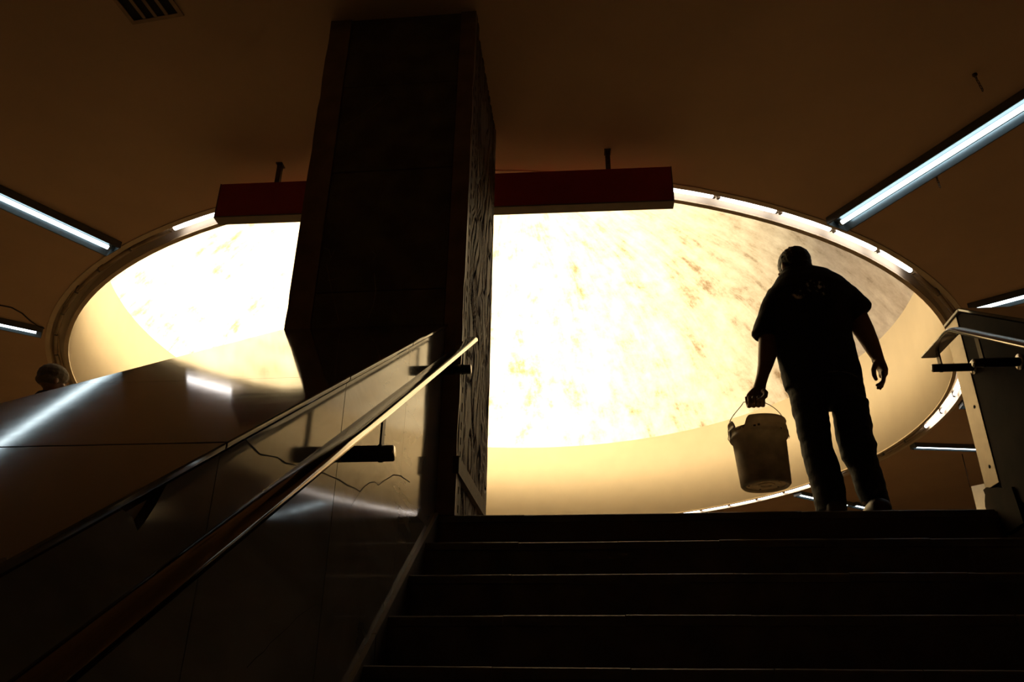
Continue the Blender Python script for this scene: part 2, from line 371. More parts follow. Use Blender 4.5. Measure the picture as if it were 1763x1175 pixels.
obj('end_plate', box('end_plate', XR + .03, XR + PW - .01, YEND - .02, YEND + .01, .10, ZB - cap_t - .002, off=OR_), M_marble, PR)
for (px, py) in ((1677, 701), (1703, 804)):
    p = onX(px, py, XR - .006)
    obj('screw_hole_shade', tube('screw_hole_shade', [p + Vector((0, 0, 0)), p + Vector((.004, 0, 0))], .0085, 10, off=OR_), M_hollow, PR)  # solid black disc, the shade of a screw hole painted on the strip
# broken plinth under the strip
pl = [(3.70, -.12), (3.72, .045), (3.80, .062), (3.862, .083), (3.905, .09), (3.95, .108), (3.985, .105), (3.978, .08), (3.996, .055), (4.006, .03), (4.0, 0), (3.9, -.02), (3.9, -.13)]
obj('base_stone', prism_x('base_stone', pl, XR - .012, XR + PW - .02, off=OR_), M_dull, PR)

# ------------------------------------------------------------------ column
CX0, CX1, CY0, CY1 = -1.713, -.690, YE, 5.17
PC = thing('column', 'tall dark stone column with carved right side, standing at the head of the parapet', 'column', ((CX0 + CX1) / 2, (CY0 + CY1) / 2, 0)); OC = Vector(PC.location)
obj('shaft', box('shaft', CX0 + .03, CX1 - .03, CY0 + .03, CY1 - .02, 0, ZC, off=OC), M_colA, PC)
def rough_strip(name, x0, x1, z0, z1, y0, y1, seed, amp=.006, which=-1):   # border slab with a chipped outer edge
    n = 40; v = []; f = []
    for i in range(n + 1):
        z = z0 + (z1 - z0) * i / n; q = noise.noise(Vector((seed, z * 6, 0))); e = amp * max(0, q - .12) * 2.2
        xa = x0 + (e if which < 0 else 0); xb = x1 - (e if which > 0 else 0)
        v += [(xa, y0, z), (xb, y0, z), (xb, y1, z), (xa, y1, z)]
    for i in range(n):
        f += [(4 * i + k, 4 * i + (k + 1) % 4, 4 * i + 4 + (k + 1) % 4, 4 * i + 4 + k) for k in range(4)]
    f += [(0, 1, 2, 3), (4 * n + 3, 4 * n + 2, 4 * n + 1, 4 * n)]
    return obj(name, mesh(name, v, f, off=OC), M_colB, PC)
rough_strip('border_strip', CX0, CX0 + .15, 0, ZC - .002, CY0, CY0 + .03, 1.3)
rough_strip('border_strip', CX1 - .105, CX1, 0, ZC - .002, CY0, CY0 + .03, 4.7, which=1)
zs = [0, .62, 1.30, 2.16, 2.86, ZC - .002]
for a, b in zip(zs[:-1], zs[1:]):
    obj('front_panel', box('front_panel', CX0 + .153, CX1 - .108, CY0 + .008 + random.uniform(-.0015, .0015), CY0 + .03, a + .002, b - .002, off=OC, bev=.003), M_colA, PC)
    obj('left_panel', box('left_panel', CX0, CX0 + .03, CY0 + .032, CY1, a + .002, b - .002, off=OC, bev=.003), M_colA, PC)
# carved right face: a height field of flowing grooves between a dashed front border and the rear edge
def relief(y, z):
    p = Vector((y * 2.2, z * .9, 3.1)); q = noise.noise(p) * 1.6 + noise.noise(p * 2.3) * .7
    s = sin((y * 34 + q * 7.5)); g = max(0, 1 - abs(s) * 2.2)                  # narrow grooves
    r = noise.noise(Vector((y * 9, z * 4, 9.0))); h = -.016 * g + .006 * r
    h -= .014 * max(0, 1 - abs(noise.noise(Vector((y * 3.5, z * 2.1, 5.5)))) * 9)  # contour lines of figures
    return h
ny, nzr = 84, 330; v = []; f = []; yA = CY0 + .15
for i in range(nzr + 1):
    z = ZC * i / nzr * .9995
    for j in range(ny + 1):
        y = yA + (CY1 - yA) * j / ny; e = 0 if (j == ny) else relief(y, z)
        yy = y + (noise.noise(Vector((z * 7, 2.2, 0))) * .012 - .006 if j == ny else 0)
        v.append((CX1 - .012 + e, yy, z))
for i in range(nzr):
    for j in range(ny): a = i * (ny + 1) + j; f.append((a, a + 1, a + ny + 2, a + ny + 1))
obj('carved_relief', mesh('carved_relief', v, f, off=OC), M_rel, PC)
obj('rear_panel', box('rear_panel', CX0 + .03, CX1 - .014, CY1 - .02, CY1 - .008, 0, ZC - .002, off=OC), M_colA, PC)
# front border of the side face, pierced by a row of dashes
vf = []
zz = .0
bars = [boxd(CX1 - .03, CX1, CY0 + .031, CY0 + .075, 0, ZC - .003), boxd(CX1 - .03, CX1, CY0 + .105, CY0 + .15, 0, ZC - .003), boxd(CX1 - .03, CX1 - .010, CY0 + .075, CY0 + .105, 0, ZC - .003)]
while zz < ZC - .1:
    h = random.uniform(.03, .06); bars.append(boxd(CX1 - .03, CX1 - .0005, CY0 + .075, CY0 + .105, zz, zz + h)); zz += h + random.uniform(.035, .055)
obj('dashed_border', mesh('dashed_border', *join(*bars), off=OC), M_rel, PC)
pA, pB = onX(786, 800, CX1), onX(833, 880, CX1); d = (pB - pA).normalized(); s = Vector((0, -d.z, d.y)) * .045
v = [pA + s, pA - s, pB - s, pB + s]; v = [p + Vector((.012, 0, 0)) for p in v] + [p - Vector((.02, 0, 0)) for p in v]
obj('slanting_band', mesh('slanting_band', v, [(0, 1, 2, 3), (7, 6, 5, 4), (0, 4, 5, 1), (1, 5, 6, 2), (2, 6, 7, 3), (3, 7, 4, 0)], off=OC), M_rel, PC)
# pale scratches on the front
def scratch(pts, w):
    P = [onY(px, py, CY0 + .0055) for px, py in pts]; v = []; f = []
    for i, p in enumerate(P):
        t = (P[min(i + 1, len(P) - 1)] - P[max(i - 1, 0)]).normalized(); s = t.cross(Vector((0, 1, 0))).normalized() * w * random.uniform(.4, 1.2)
        v += [p + s, p - s]
    f = [(2 * i, 2 * i + 1, 2 * i + 3, 2 * i + 2) for i in range(len(P) - 1)]
    obj('scratch', mesh('scratch', v, f, off=OC), M_scr, PC)
scratch([(558, 427), (566, 430), (570, 444), (576, 430)], .004); scratch([(562, 455), (567, 480), (571, 500), (578, 530), (583, 552)], .002)
scratch([(644, 470), (647, 500), (643, 525), (634, 548)], .003); scratch([(594, 215), (620, 200), (650, 178), (662, 165)], .0018)
scratch([(640, 432), (648, 440), (642, 448)], .0025); scratch([(563, 483), (575, 481), (585, 478)], .0018)

# ------------------------------------------------------------------ handrails
def rail_sec(w=.068, t=.02):
    s = [(-w / 2 + .004, -t / 2), (w / 2 - .004, -t / 2), (w / 2, -t / 2 + .003), (w / 2, 0)]
    for k in range(1, 12): a = pi * k / 12; s.append((w / 2 * cos(a) if k not in (1, 11) else w / 2 * cos(a) * 1.01, .001 + t * .75 * sin(a)))
    return s + [(-w / 2, 0), (-w / 2, -t / 2 + .003)]
def smooth_path(P, r=.05, n=6):
    P = [Vector(p) for p in P]; out = [P[0]]
    for i in range(1, len(P) - 1):
        a = P[i] + (P[i - 1] - P[i]).normalized() * r; b = P[i] + (P[i + 1] - P[i]).normalized() * r
        for k in range(n + 1):
            t = k / n; out.append(a.lerp(P[i], t).lerp(P[i].lerp(b, t), t))
    return out + [P[-1]]
def bracket(parent, off, xw, xe, y, zt, zr, flange=True, r=.026):
    b = obj('bracket_tube', tube('bracket_tube', [(xw, y, zt), (xe, y, zt)], r, 20, off=off), M_black, parent)
    sg = 1 if xe > xw else -1
    obj('end_cap', tube('end_cap', [(xe - sg * .001, y, zt), (xe + sg * .003, y, zt)], r * .9, 18), M_steel, b).location = Vector(off) * -1
    obj('collar', tube('collar', [(xe - sg * .046, y, zt), (xe - sg * .034, y, zt)], r * 1.1, 18), M_black, b).location = Vector(off) * -1
    t = box('bracket_tab', xe - sg * .040 - .0035, xe - sg * .040 + .0035, y - .016, y + .016, zt + .01, zr)
    obj('bracket_tab', t, M_black if sg > 0 else M_steel2, b).location = Vector(off) * -1
    if flange: obj('flange', tube('flange', [(xw, y, zt), (xw + sg * .006, y, zt)], .036, 18), M_steel, b).location = Vector(off) * -1
HL = thing('handrail', 'dark steel handrail on black brackets along the left marble parapet', 'handrail', (-.645, 2, -.3)); o1 = Vector(HL.location)
xr = -.645; zr = lambda y: .99 - SL * (3.97 - y)
obj('rail', mesh('rail', *sweepd([(xr, -.6, zr(-.6)), (xr, 1.5, zr(1.5)), (xr, 3.97, zr(3.97))], rail_sec()), smooth=True, off=o1), M_rail, HL)
pb = onX(810, 636, -.622)
for (y, zt) in ((1.0, -1.06), (2.38, -.185), (pb.y, pb.z)): bracket(HL, o1, XL, -.622, y, zt, zr(y) - .008, flange=False)
HR = thing('handrail', 'steel handrail on the right parapet, levelling out at the landing', 'handrail', (1.70, 3, .3)); o2 = Vector(HR.location)
xr2 = 1.70
P = [(xr2, -.6, .752 - SL * 4.148), (xr2, 3.548, .752), (xr2, 3.876, .764)]
obj('rail', mesh('rail', *sweepd(smooth_path(P), rail_sec(.075, .018)), smooth=True, off=o2), M_steel, HR)
for (y, zt, zt2) in ((3.797, .665, .752), (3.397, .511, .645), (1.9, -.44, -.305)): bracket(HR, o2, XR, 1.672, y, zt, zt2, r=.020)

# ------------------------------------------------------------------ red sign
yS = 5.42; TS = .10
PS = thing('hanging_sign', 'long dark red sign board hung from the ceiling behind the column', 'sign', (-1.2, yS, 3.1)); oS = Vector(PS.location)
a, b, c, d = onY(380, 320.5, yS - .03), onY(371, 377, yS - .03), onY(1156, 286, yS + .05), onY(1158, 343, yS + .05)
zt, zb_ = (a.z + c.z) / 2, (b.z + d.z) / 2; xl, xr_ = (a.x + b.x) / 2, (c.x + d.x) / 2
rot = atan2(.08, xr_ - xl)
def sg(x0, x1, y0, y1, z0, z1, bev=.002):
    me = box('s', x0, x1, y0, y1, z0, z1, bev=bev); return me
mid = (xl + xr_) / 2; hw = (xr_ - xl) / 2; PS.location = (mid, yS, zt); PS.rotation_euler = (0, 0, rot); oS = PS.location
obj('board', sg(-hw, hw, 0, TS, zb_ - zt, 0), M_red, PS)
obj('bottom_rail', sg(-hw - .006, hw + .006, -.006, TS + .006, zb_ - zt - .014, zb_ - zt), M_signedge, PS)
obj('end_frame', sg(-hw - .006, -hw, -.004, TS + .004, zb_ - zt, .002), M_iron, PS); obj('end_frame', sg(hw, hw + .006, -.004, TS + .004, zb_ - zt, .002), M_iron, PS)
for xx in (.21, -2.63):
    xx -= mid
    rd = obj('hanging_rod', mesh('rod', *boxd(xx - .02, xx + .02, .02, .06, -.002, ZC - zt - .004)), M_iron, PS)
    obj('rod_flange', mesh('rod_flange', *boxd(xx - .028, xx + .028, .0, .08, ZC - zt - .008, ZC - zt)), M_iron, rd)

# ------------------------------------------------------------------ ring of fluorescent tubes
PITCHA = radians(360 / 61); A0 = radians(-61.6); RTU, ZTU = 6.604, ZC + .028
tube_len = RTU * PITCHA - .075
tm_on = tube('ring_tube_lit', [(-tube_len / 2, 0, 0), (tube_len / 2, 0, 0)], .0245, 12); tm_off = tm_on.copy()
tm_on.materials.append(M_on2); tm_off.materials.append(M_off)
hold = mesh('lamp_holder', *join(boxd(-.012, .012, -.016, .016, -.02, .100)))
batt = box('batten', -RTU * PITCHA / 2 + .004, RTU * PITCHA / 2 - .004, -.022, .022, .06, .095)
nl = {}
def ring_fixture(k, lit, label, grp):
    a = A0 + (k + .5) * PITCHA
    t = thing('ring_light', label, 'ceiling light', (RC.x + RTU * cos(a), RC.y + RTU * sin(a), ZTU), grp); t.rotation_euler = (0, 0, a + pi / 2)
    obj('tube', tm_on if lit else tm_off, None, t)
    obj('batten', batt, M_lip, t)
    for sgn in (-1, 1):
        h = obj('lamp_holder', hold, M_hold, t); h.location = (sgn * (tube_len / 2 + .014), 0, 0)
for i, k in enumerate(range(-2, 3)):
    ring_fixture(k, True, f'lit tube in the near ceiling ring, {ORD[i]} to the right of the red sign', 'lit tubes right of the sign')
ring_fixture(-3, True, 'lit ring tube hidden behind the right end of the red sign', 'lit ring tubes')
ring_fixture(-9, True, 'single lit ring tube beside the left end of the red sign', 'lit ring tubes')
for i, k in enumerate(range(-10, -18, -1)):
    ring_fixture(k, False, f'unlit tube at left of the ceiling ring, {ORD[i]} after the single lit tube', 'unlit tubes at left of the ring')
for i, k in enumerate(range(3, 7)):
    ring_fixture(k, False, f'unlit tube at right of the ceiling ring, {ORD[i]} after the lit row', 'unlit tubes at right of the ring')
ring_fixture(7, True, 'lit ring tube hidden behind the handrail end at right', 'tubes behind the right rail')
for i, k in enumerate(range(8, 11)):
    ring_fixture(k, True, f'lit tube in the ring beside the right parapet, {ORD[i]} below the handrail', 'lit tubes by the right parapet')
for i, k in enumerate(range(11, 15)):
    ring_fixture(k, False, f'unlit far ring tube between right parapet and the man, {ORD[i]} from the parapet', 'unlit tubes on the far ring')
for i, k in enumerate(range(15, 21)):
    ring_fixture(k, True, f'lit far ring tube behind bucket and legs, {ORD[i]} from the right', 'lit tubes on the far ring')

# ------------------------------------------------------------------ radial ceiling fixtures
def radial(deg, r0, L, label, w=.27, grp='ceiling tube fixtures radiating from the ring', mat=None, tz=-.035):
    a = radians(deg); t = thing('ceiling_light', label, 'ceiling light', (RC.x + r0 * cos(a), RC.y + r0 * sin(a), ZC), grp); t.rotation_euler = (0, 0, a)
    h = w / 2; D = .075; k = .004
    # folded housing: outer shell open below
    sec = [(-h, 0), (-h, -D), (-h + .012, -D), (-h + .045, -.012), (h - .045, -.012), (h - .012, -D), (h, -D), (h, 0)]
    n = len(sec); v = [(x, s_, z - .0005) for x in (0, L) for s_, z in sec]
    f = [tuple(range(n)), tuple(range(2 * n - 1, n - 1, -1))] + [(i, (i + 1) % n, n + (i + 1) % n, n + i) for i in range(n)]
    me = mesh('housing', v, f); me.materials.append(M_fix)
    obj('housing', me, None, t)
    rs = [(-h + .014, -D + .003), (-h + .048, -.016), (h - .048, -.016), (h - .014, -D + .003)]
    rs2 = [(s_ * .985, z - .002) for s_, z in reversed(rs)]; sec2 = rs + rs2; n = len(sec2)
    v = [(x, s_, z) for x in (.03, L - .03) for s_, z in sec2]
    f = [tuple(range(n)), tuple(range(2 * n - 1, n - 1, -1))] + [(i, (i + 1) % n, n + (i + 1) % n, n + i) for i in range(n)]
    obj('reflector', mesh('reflector', v, f), M_refl, t)
    for x in (0, L):
        obj('end_plate', mesh('end_plate', *boxd(x - .003, x + .003, -h, h, -D, -.001)), M_fix, t)
    obj('tube', tube('tube', [(.06, 0, tz - .012), (L - .06, 0, tz - .012)], .021, 12), mat or M_on, t)
    for x in (.05, L - .05): obj('lamp_holder', mesh('lamp_holder', *boxd(x - .012, x + .012, -.018, .018, tz - .03, -.018)), M_hold, t)
radial(-56.7, 6.76, 2.44, 'long cool-white tube light at upper right, ending above the man')
radial(-121.0, 6.76, 2.44, 'cool-white tube light at the left edge, pointing to the sign end')
radial(-143.4, 6.76, 1.55, 'lower cool-white tube light at far left, above the half-hidden head', w=.2)
radial(-33.7, 6.80, 2.44, 'tube light directly above the end of the right parapet', w=.22)
radial(-6.5, 6.74, 1.55, 'mostly hidden tube light whose tip shows left of the right parapet', w=.2)
radial(9.6, 6.74, 1.5, 'short far tube light low at right, beside the right parapet', w=.16)
radial(36.9, 6.74, 1.55, 'far tube light seen between the bucket and the man\'s legs', w=.2)
radial(36.4, 8.34, 1.2, 'farthest tube light tip just left of the man\'s right shoe', w=.2)

# ------------------------------------------------------------------ vent, chains, cable, hanging panel
V = [onZ(px, py, ZC) for px, py in ((198, 0), (233, 35), (303, 20))]
vx0, vx1, vy1 = -3.10, -2.76, 3.77
PV = thing('ceiling_vent', 'slotted air vent in the ceiling at top left', 'vent', ((vx0 + vx1) / 2, vy1 - .17, ZC)); oV = Vector(PV.location)
PV.rotation_euler = (0, 0, radians(-6))
W = (vx1 - vx0) / 2
obj('slot_shade_plate', mesh('shade_plate', *boxd(-W, W, -.17, .17, -.004, -.001)), M_hollow, PV)  # flat black plate below the ceiling paints the shade behind the slots
for x0, x1, y0, y1 in ((-W - .03, W + .03, .17, .20), (-W - .03, W + .03, -.20, -.17), (-W - .03, -W, -.17, .17), (W, W + .03, -.17, .17)):
    obj('frame_bar', mesh('frame_bar', *boxd(x0, x1, y0, y1, -.012, -.0005)), M_vent, PV)
for k in range(1, 4):
    x = -W + 2 * W * k / 4; obj('slat', mesh('slat', *boxd(x - .012, x + .012, -.17, .17, -.010, -.002)), M_vent, PV)
def chain(px, py, n, label, tilt=.1):
    p = onZ(px, py, ZC); t = thing('hanging_chain', label, 'chain', p)
    obj('ceiling_hook', tube('hook', [(0, 0, 0), (0, 0, -.012)], .018, 10), M_iron, t)
    for i in range(n):
        q = [(.0085 * cos(a), 0, .017 * sin(a)) for a in [2 * pi * k / 12 for k in range(12)]]
        me = mesh('link', *sweepd(q, circ(.0026, 6), up=Vector((0, 1, 0)), closed=True), smooth=True)
        o = obj('chain_link', me, M_iron, t); o.location = (tilt * .026 * i * .5, 0, -.022 - .026 * i); o.rotation_euler = (0, 0, radians(90) if i % 2 else radians(15))
chain(1678, 128, 6, 'short rusty chain above the upper right tube light', .3)
chain(1611, 301, 5, 'short chain hanging just below the upper right tube light', .15)
p = [onZ(px, py, ZC - .012) for px, py in ((-30, 524), (0, 526), (20, 530), (38, 540), (52, 553), (64, 561), (76, 566))]
cb = obj('power_cable', tube('power_cable', p, .008, 8), M_cable); tag(cb, 'dark cable looping along the ceiling to the far left tube light', 'cable')
yP = onZ(1658, 781, ZC).y; q = [onY(px, py, yP) for px, py in ((1673, 838), (1697, 827), (1678, 868), (1658, 782))]
PP = thing('hanging_sign', 'small pale sign panel hanging on a thin rod beside the right parapet base', 'sign', (q[0].x, yP, q[0].z)); oP = Vector(PP.location)
x0 = (q[0].x + q[2].x) / 2; x1 = x0 + .75
poly = [(x0, q[0].z - .62), (x1, q[0].z - .62), (x1, q[0].z), (x0, q[0].z)]
# the board is turned, its near edge towards the stairs
PP.location = (x0, yP, q[0].z); PP.rotation_euler = (0, 0, radians(-48))
obj('board', mesh('board', *boxd(0, .9, 0, .05, -.62, 0)), M_panel, PP)
obj('rim', mesh('rim', *boxd(-.008, .908, -.004, .054, -.635, -.62)), M_signedge, PP)
rt = onZ(1658, 780, ZC)
for xx in (-.03, .8): obj('hanging_rod', tube('rod', [(xx, .025, -.005), (xx, .025, ZC - q[0].z)], .008, 8), M_iron, PP)
#@PEOPLE
# ------------------------------------------------------------------ bucket
yB = 4.13
bt = onY(1311, 711, yB - .155); bb = onY(1319.5, 839, yB)
pxm = (onY(1361, 730, yB) - onY(1259, 730, yB)).length / 102
r_top, r_bot = 47.0 * pxm, 42.0 * pxm; Hb = bt.z - bb.z
BK = thing('bucket', 'dirty white plastic bucket with a broken rim, carried by the man', 'bucket', (bb.x, yB, bb.z))
BK.rotation_euler = (0, radians(-1.5), 0)
def rb(z): return r_bot + (r_top - r_bot) * min(1, z / Hb)
nB = 72
outer = [(r_bot * .80, .012), (r_bot * .82, 0.004), (r_bot * .93, 0.0), (r_bot, .010), (rb(.05), .05), (rb(Hb * .5), Hb * .5), (rb(Hb - .098), Hb - .098), (rb(Hb) + .006, Hb - .094), (rb(Hb) + .010, Hb - .086), (rb(Hb) + .004, Hb - .074), (rb(Hb) + .002, Hb - .05), (rb(Hb) + .009, Hb - .046), (rb(Hb) + .009, Hb - .04), (rb(Hb) + .003, Hb - .034), (rb(Hb) + .003, Hb - .012), (rb(Hb) + .010, Hb - .008), (rb(Hb) + .008, Hb),
         (rb(Hb) - .001, Hb - .001), (rb(Hb) - .003, Hb - .06), (rb(Hb * .5) - .003, Hb * .5), (r_bot - .004, .016), (.001, .016)]
ntop = range(12, 18)
v = []; f = []; m = len(outer)
for i in range(nB):
    a = 2 * pi * i / nB
    da = abs(((a - radians(222) + pi) % (2 * pi)) - pi)                  # broken out piece of the rim, front left
    cut = 0
    if da < radians(19): cut = .060 * (1 - (da / radians(19)) ** 4)
    for k, (r, z) in enumerate(outer):
        zz = min(z, Hb - cut + .004 * sin(i * 3.1)) if (k in ntop and cut > 0) else z
        v.append((r * cos(a), r * sin(a), zz))
f = [(i * m + k, i * m + k + 1, ((i + 1) % nB) * m + k + 1, ((i + 1) % nB) * m + k) for i in range(nB) for k in range(m - 1)]
obj('body', mesh('bucket_body', v, f, True), M_bucket, BK)
disc = [(r_bot * .81, .012)] + [(r_bot * .60, .012), (r_bot * .58, .010), (r_bot * .36, .010), (r_bot * .34, .006), (r_bot * .22, .006), (r_bot * .20, .010), (r_bot * .1, .010), (.0005, .010)]
vv, mm = lathe(disc, 48); ff = [(i * mm + k, i * mm + k + 1, ((i + 1) % 48) * mm + k + 1, ((i + 1) % 48) * mm + k) for i in range(48) for k in range(mm - 1)]
obj('base', mesh('bucket_base', vv, ff), M_bucket_lit, BK)
for a in (35, 100, 170, 250, 310):
    x, y = r_bot * .68 * cos(radians(a)), r_bot * .68 * sin(radians(a)); obj('moulding_mark', tube('mark', [(x, y, .0135), (x, y, .0105)], .005, 8), M_print, BK)
# bail wire with ears
zE = Hb - .062; rE = rb(Hb) + .012
gripL, gripR = onY(1284, 693, yB) - Vector(BK.location), onY(1314, 691, yB) - Vector(BK.location)
zg = (gripL.z + gripR.z) / 2; xg = (gripL.x + gripR.x) / 2
def bez(a, b, c, d, n): return [a * (1 - t) ** 3 + b * 3 * t * (1 - t) ** 2 + c * 3 * t * t * (1 - t) + d * t ** 3 for t in [k / n for k in range(n + 1)]]
Lw = bez(Vector((-rE, 0, zE)), Vector((-rE - .004, 0, zE + .10)), Vector((gripL.x - .03, 0, zg - .05)), Vector((gripL.x, 0, zg)), 14)
Rw = bez(Vector((gripR.x, 0, zg)), Vector((gripR.x + .07, 0, zg - .03)), Vector((rE + .004, 0, zE + .10)), Vector((rE, 0, zE)), 14)
hd = obj('handle', tube('handle', Lw + Rw, .0024, 8), M_wire, BK)
for sgn in (-1, 1):
    e = obj('ear', box('ear', sgn * (rb(Hb) + .002) - .006, sgn * (rb(Hb) + .002) + .010, -.022, .022, Hb - .088, Hb - .045, bev=.004), M_bucket, BK)
    obj('wire_hook', tube('wire_hook', [(sgn * rE, 0, zE), (sgn * (rE + .005), 0, zE - .02), (sgn * rE, 0, zE - .03)], .0024, 8), M_wire, e)
for (px, py, w, h) in ((1302, 732, .012, .010), (1309, 731, .012, .011), (1307, 714, .01, .006), (1352, 735, .012, .012)):
    d = onY(px, py, yB - rb(Hb) - .001) - Vector(BK.location); a = atan2(-1, 0) + d.x / rb(Hb)
    R_ = rb(Hb) + .0042; v = []
    for s, t in ((-1, -1), (1, -1), (1, 1), (-1, 1)): aa = a + s * w / R_ * .5; v.append((R_ * cos(aa), R_ * sin(aa), d.z + t * h / 2))
    obj('printed_mark', mesh('printed_mark', v, [(0, 1, 2, 3)]), M_print, BK)
    bpy.context.view_layer.update()

# ------------------------------------------------------------------ people
def loft_sections(secs, n=20, power=2.0):
    """secs: list of (centre, half width vector, half depth vector)"""
    v = []; f = []
    for c, w, d in secs:
        for k in range(n):
            a = 2 * pi * k / n; ca, sa = cos(a), sin(a)
            ca = math.copysign(abs(ca) ** (2 / power), ca); sa = math.copysign(abs(sa) ** (2 / power), sa)
            v.append(c + w * ca + d * sa)
    for i in range(len(secs) - 1):
        for k in range(n): f.append((i * n + k, i * n + (k + 1) % n, (i + 1) * n + (k + 1) % n, (i + 1) * n + k))
    f += [tuple(range(n)), tuple((len(secs) - 1) * n + k for k in range(n - 1, -1, -1))]
    return v, f
def PXL(rows, y, power=2.2, n=20):
    """rows of (pxL,pyL,pxR,pyR,half depth[,dy]) read at the distance y"""
    S = []
    for r in rows:
        yy = y + (r[5] if len(r) > 5 else 0); a, b = onY(r[0], r[1], yy), onY(r[2], r[3], yy)
        S.append(((a + b) / 2, (b - a) / 2, Vector((0, r[4], 0))))
    return loft_sections(S, n, power)
def chainvf(pts, rad, n=10):
    S = []; s = None
    for i, p in enumerate(pts):
        t = (pts[min(i + 1, len(pts) - 1)] - pts[max(i - 1, 0)]).normalized()
        if s is None: s = t.cross(Vector((1, 0, 0)) if abs(t.x) < .8 else Vector((0, 1, 0)))
        s = (s - t * s.dot(t)).normalized(); u = s.cross(t); r = rad[i] if isinstance(rad, (list, tuple)) else rad
        S.append((p, s * r, u * r))
    t0 = (pts[0] - pts[1]).normalized(); t1 = (pts[-1] - pts[-2]).normalized()
    r1 = rad[-1] if isinstance(rad, (list, tuple)) else rad
    S.append((pts[-1] + t1 * r1 * .6, S[-1][1] * .65, S[-1][2] * .65))
    return loft_sections(S, n)
def ellip(c, ax, n=16, m=10):
    """ax: three half-axis vectors"""
    v = []; f = []
    for i in range(1, m):
        th = pi * i / m
        for k in range(n): a = 2 * pi * k / n; v.append(c + ax[0] * sin(th) * cos(a) + ax[1] * sin(th) * sin(a) + ax[2] * cos(th))
    v += [c + ax[2], c - ax[2]]; t, b = len(v) - 2, len(v) - 1
    for i in range(m - 2):
        for k in range(n): f.append((i * n + k, i * n + (k + 1) % n, (i + 1) * n + (k + 1) % n, (i + 1) * n + k))
    for k in range(n): f += [(t, (k + 1) % n, k), (b, (m - 2) * n + k, (m - 2) * n + (k + 1) % n)]
    return v, f
def fuse(name, vfs, voxel, mat, parent, off, smooth=3, wr=0, wsc=9, fac=.5):
    """melt closed pieces into one continuous skin"""
    me = mesh(name + '_raw', *join(*vfs)); o = bpy.data.objects.new('tmp', me); COL.objects.link(o)
    m = o.modifiers.new('r', 'REMESH'); m.mode = 'VOXEL'; m.voxel_size = voxel; m.adaptivity = 0
    if smooth: s = o.modifiers.new('s', 'SMOOTH'); s.iterations = smooth; s.factor = fac
    dg = bpy.context.evaluated_depsgraph_get(); dg.update()
    nm = bpy.data.meshes.new_from_object(o.evaluated_get(dg)); bpy.data.objects.remove(o)
    nm.name = name
    if wr:
        nn = [Vector(q.vector) for q in nm.vertex_normals]
        for vt in nm.vertices:
            p = vt.co; q = noise.noise(Vector((p.x * wsc, p.y * wsc, p.z * wsc * 1.7))) + .6 * noise.noise(Vector((p.x * wsc * 2.1 + 5, p.y * wsc * 2, p.z * wsc * 3.6)))
            vt.co = p + nn[vt.index] * wr * q
    for vt in nm.vertices: vt.co = vt.co - Vector(off)
    for p in nm.polygons: p.use_smooth = True
    nm.update()
    return obj(name, nm, mat, parent)
def head_parts(c, fwd, upv, s=1.0):
    """skull, jaw, nose, lips, brows, ears around centre c looking along fwd"""
    fwd = fwd.normalized(); side = fwd.cross(upv).normalized(); up = side.cross(fwd).normalized()
    A = lambda f_, s_, u_: c + fwd * f_ * s + side * s_ * s + up * u_ * s
    E = lambda f_, s_, u_, a, b, d: ellip(A(f_, s_, u_), (fwd * a * s, side * b * s, up * d * s))
    parts = [E(-.008, 0, .022, .098, .078, .095), E(.022, 0, -.045, .062, .060, .072), E(.045, 0, -.088, .036, .036, .026),
             E(.092, 0, -.018, .014, .011, .030), E(.102, 0, -.032, .014, .014, .012), E(.080, 0, .018, .018, .052, .012),
             E(.078, 0, -.062, .014, .024, .007), E(.076, 0, -.074, .013, .021, .007), E(.06, .04, -.03, .025, .02, .025), E(.06, -.04, -.03, .025, .02, .025)]
    for q in (-1, 1): parts += [E(-.006, q * .080, -.012, .019, .010, .031), E(-.012, q * .085, -.004, .012, .007, .022)]
    return parts, A, (fwd, side, up)

# --- the man with the bucket
yM = 4.20
foot = onY(1448, 880, yM)
MAN = thing('person', 'man seen from behind in dark shirt and trousers, carrying a bucket up the stairs', 'person', (foot.x, yM, 0)); oM = Vector(MAN.location)
hc = onY(1367.5, 463, yM + .06)
hparts, HA, (hf_, hs_, hu_) = head_parts(hc, Vector((-.42, .88, -.22)), Vector((-.05, .12, 1)), 1.04)
body = list(hparts)
body.append(PXL([(1350, 492, 1392, 490, .06, .02), (1349, 474, 1390, 472, .055, .04), (1351, 460, 1386, 458, .05, .055)], yM))
body.append(PXL([(1350, 488, 1420, 482, .06), (1335, 515, 1455, 508, .095), (1345, 570, 1455, 565, .10), (1355, 630, 1468, 625, .10), (1364, 675, 1474, 670, .095), (1385, 690, 1470, 688, .07)], yM))
body.append(PXL([(1328, 508, 1360, 514, .05), (1314, 540, 1345, 542, .052), (1307, 566, 1340, 568, .052), (1305.5, 590, 1340, 590, .05), (1305, 610, 1338, 612, .047), (1304.5, 628, 1331.5, 630, .042), (1302.5, 645, 1324.5, 646, .036), (1299, 659, 1319.5, 662, .029), (1296, 668, 1318.5, 670, .026)], yM))
body.append(PXL([(1296, 668, 1318.5, 670, .026), (1288.5, 675, 1319.5, 677, .024, .0), (1284.5, 681, 1318.5, 683, .024, .004), (1285, 686, 1315.5, 687, .020, .010)], yM - .02))
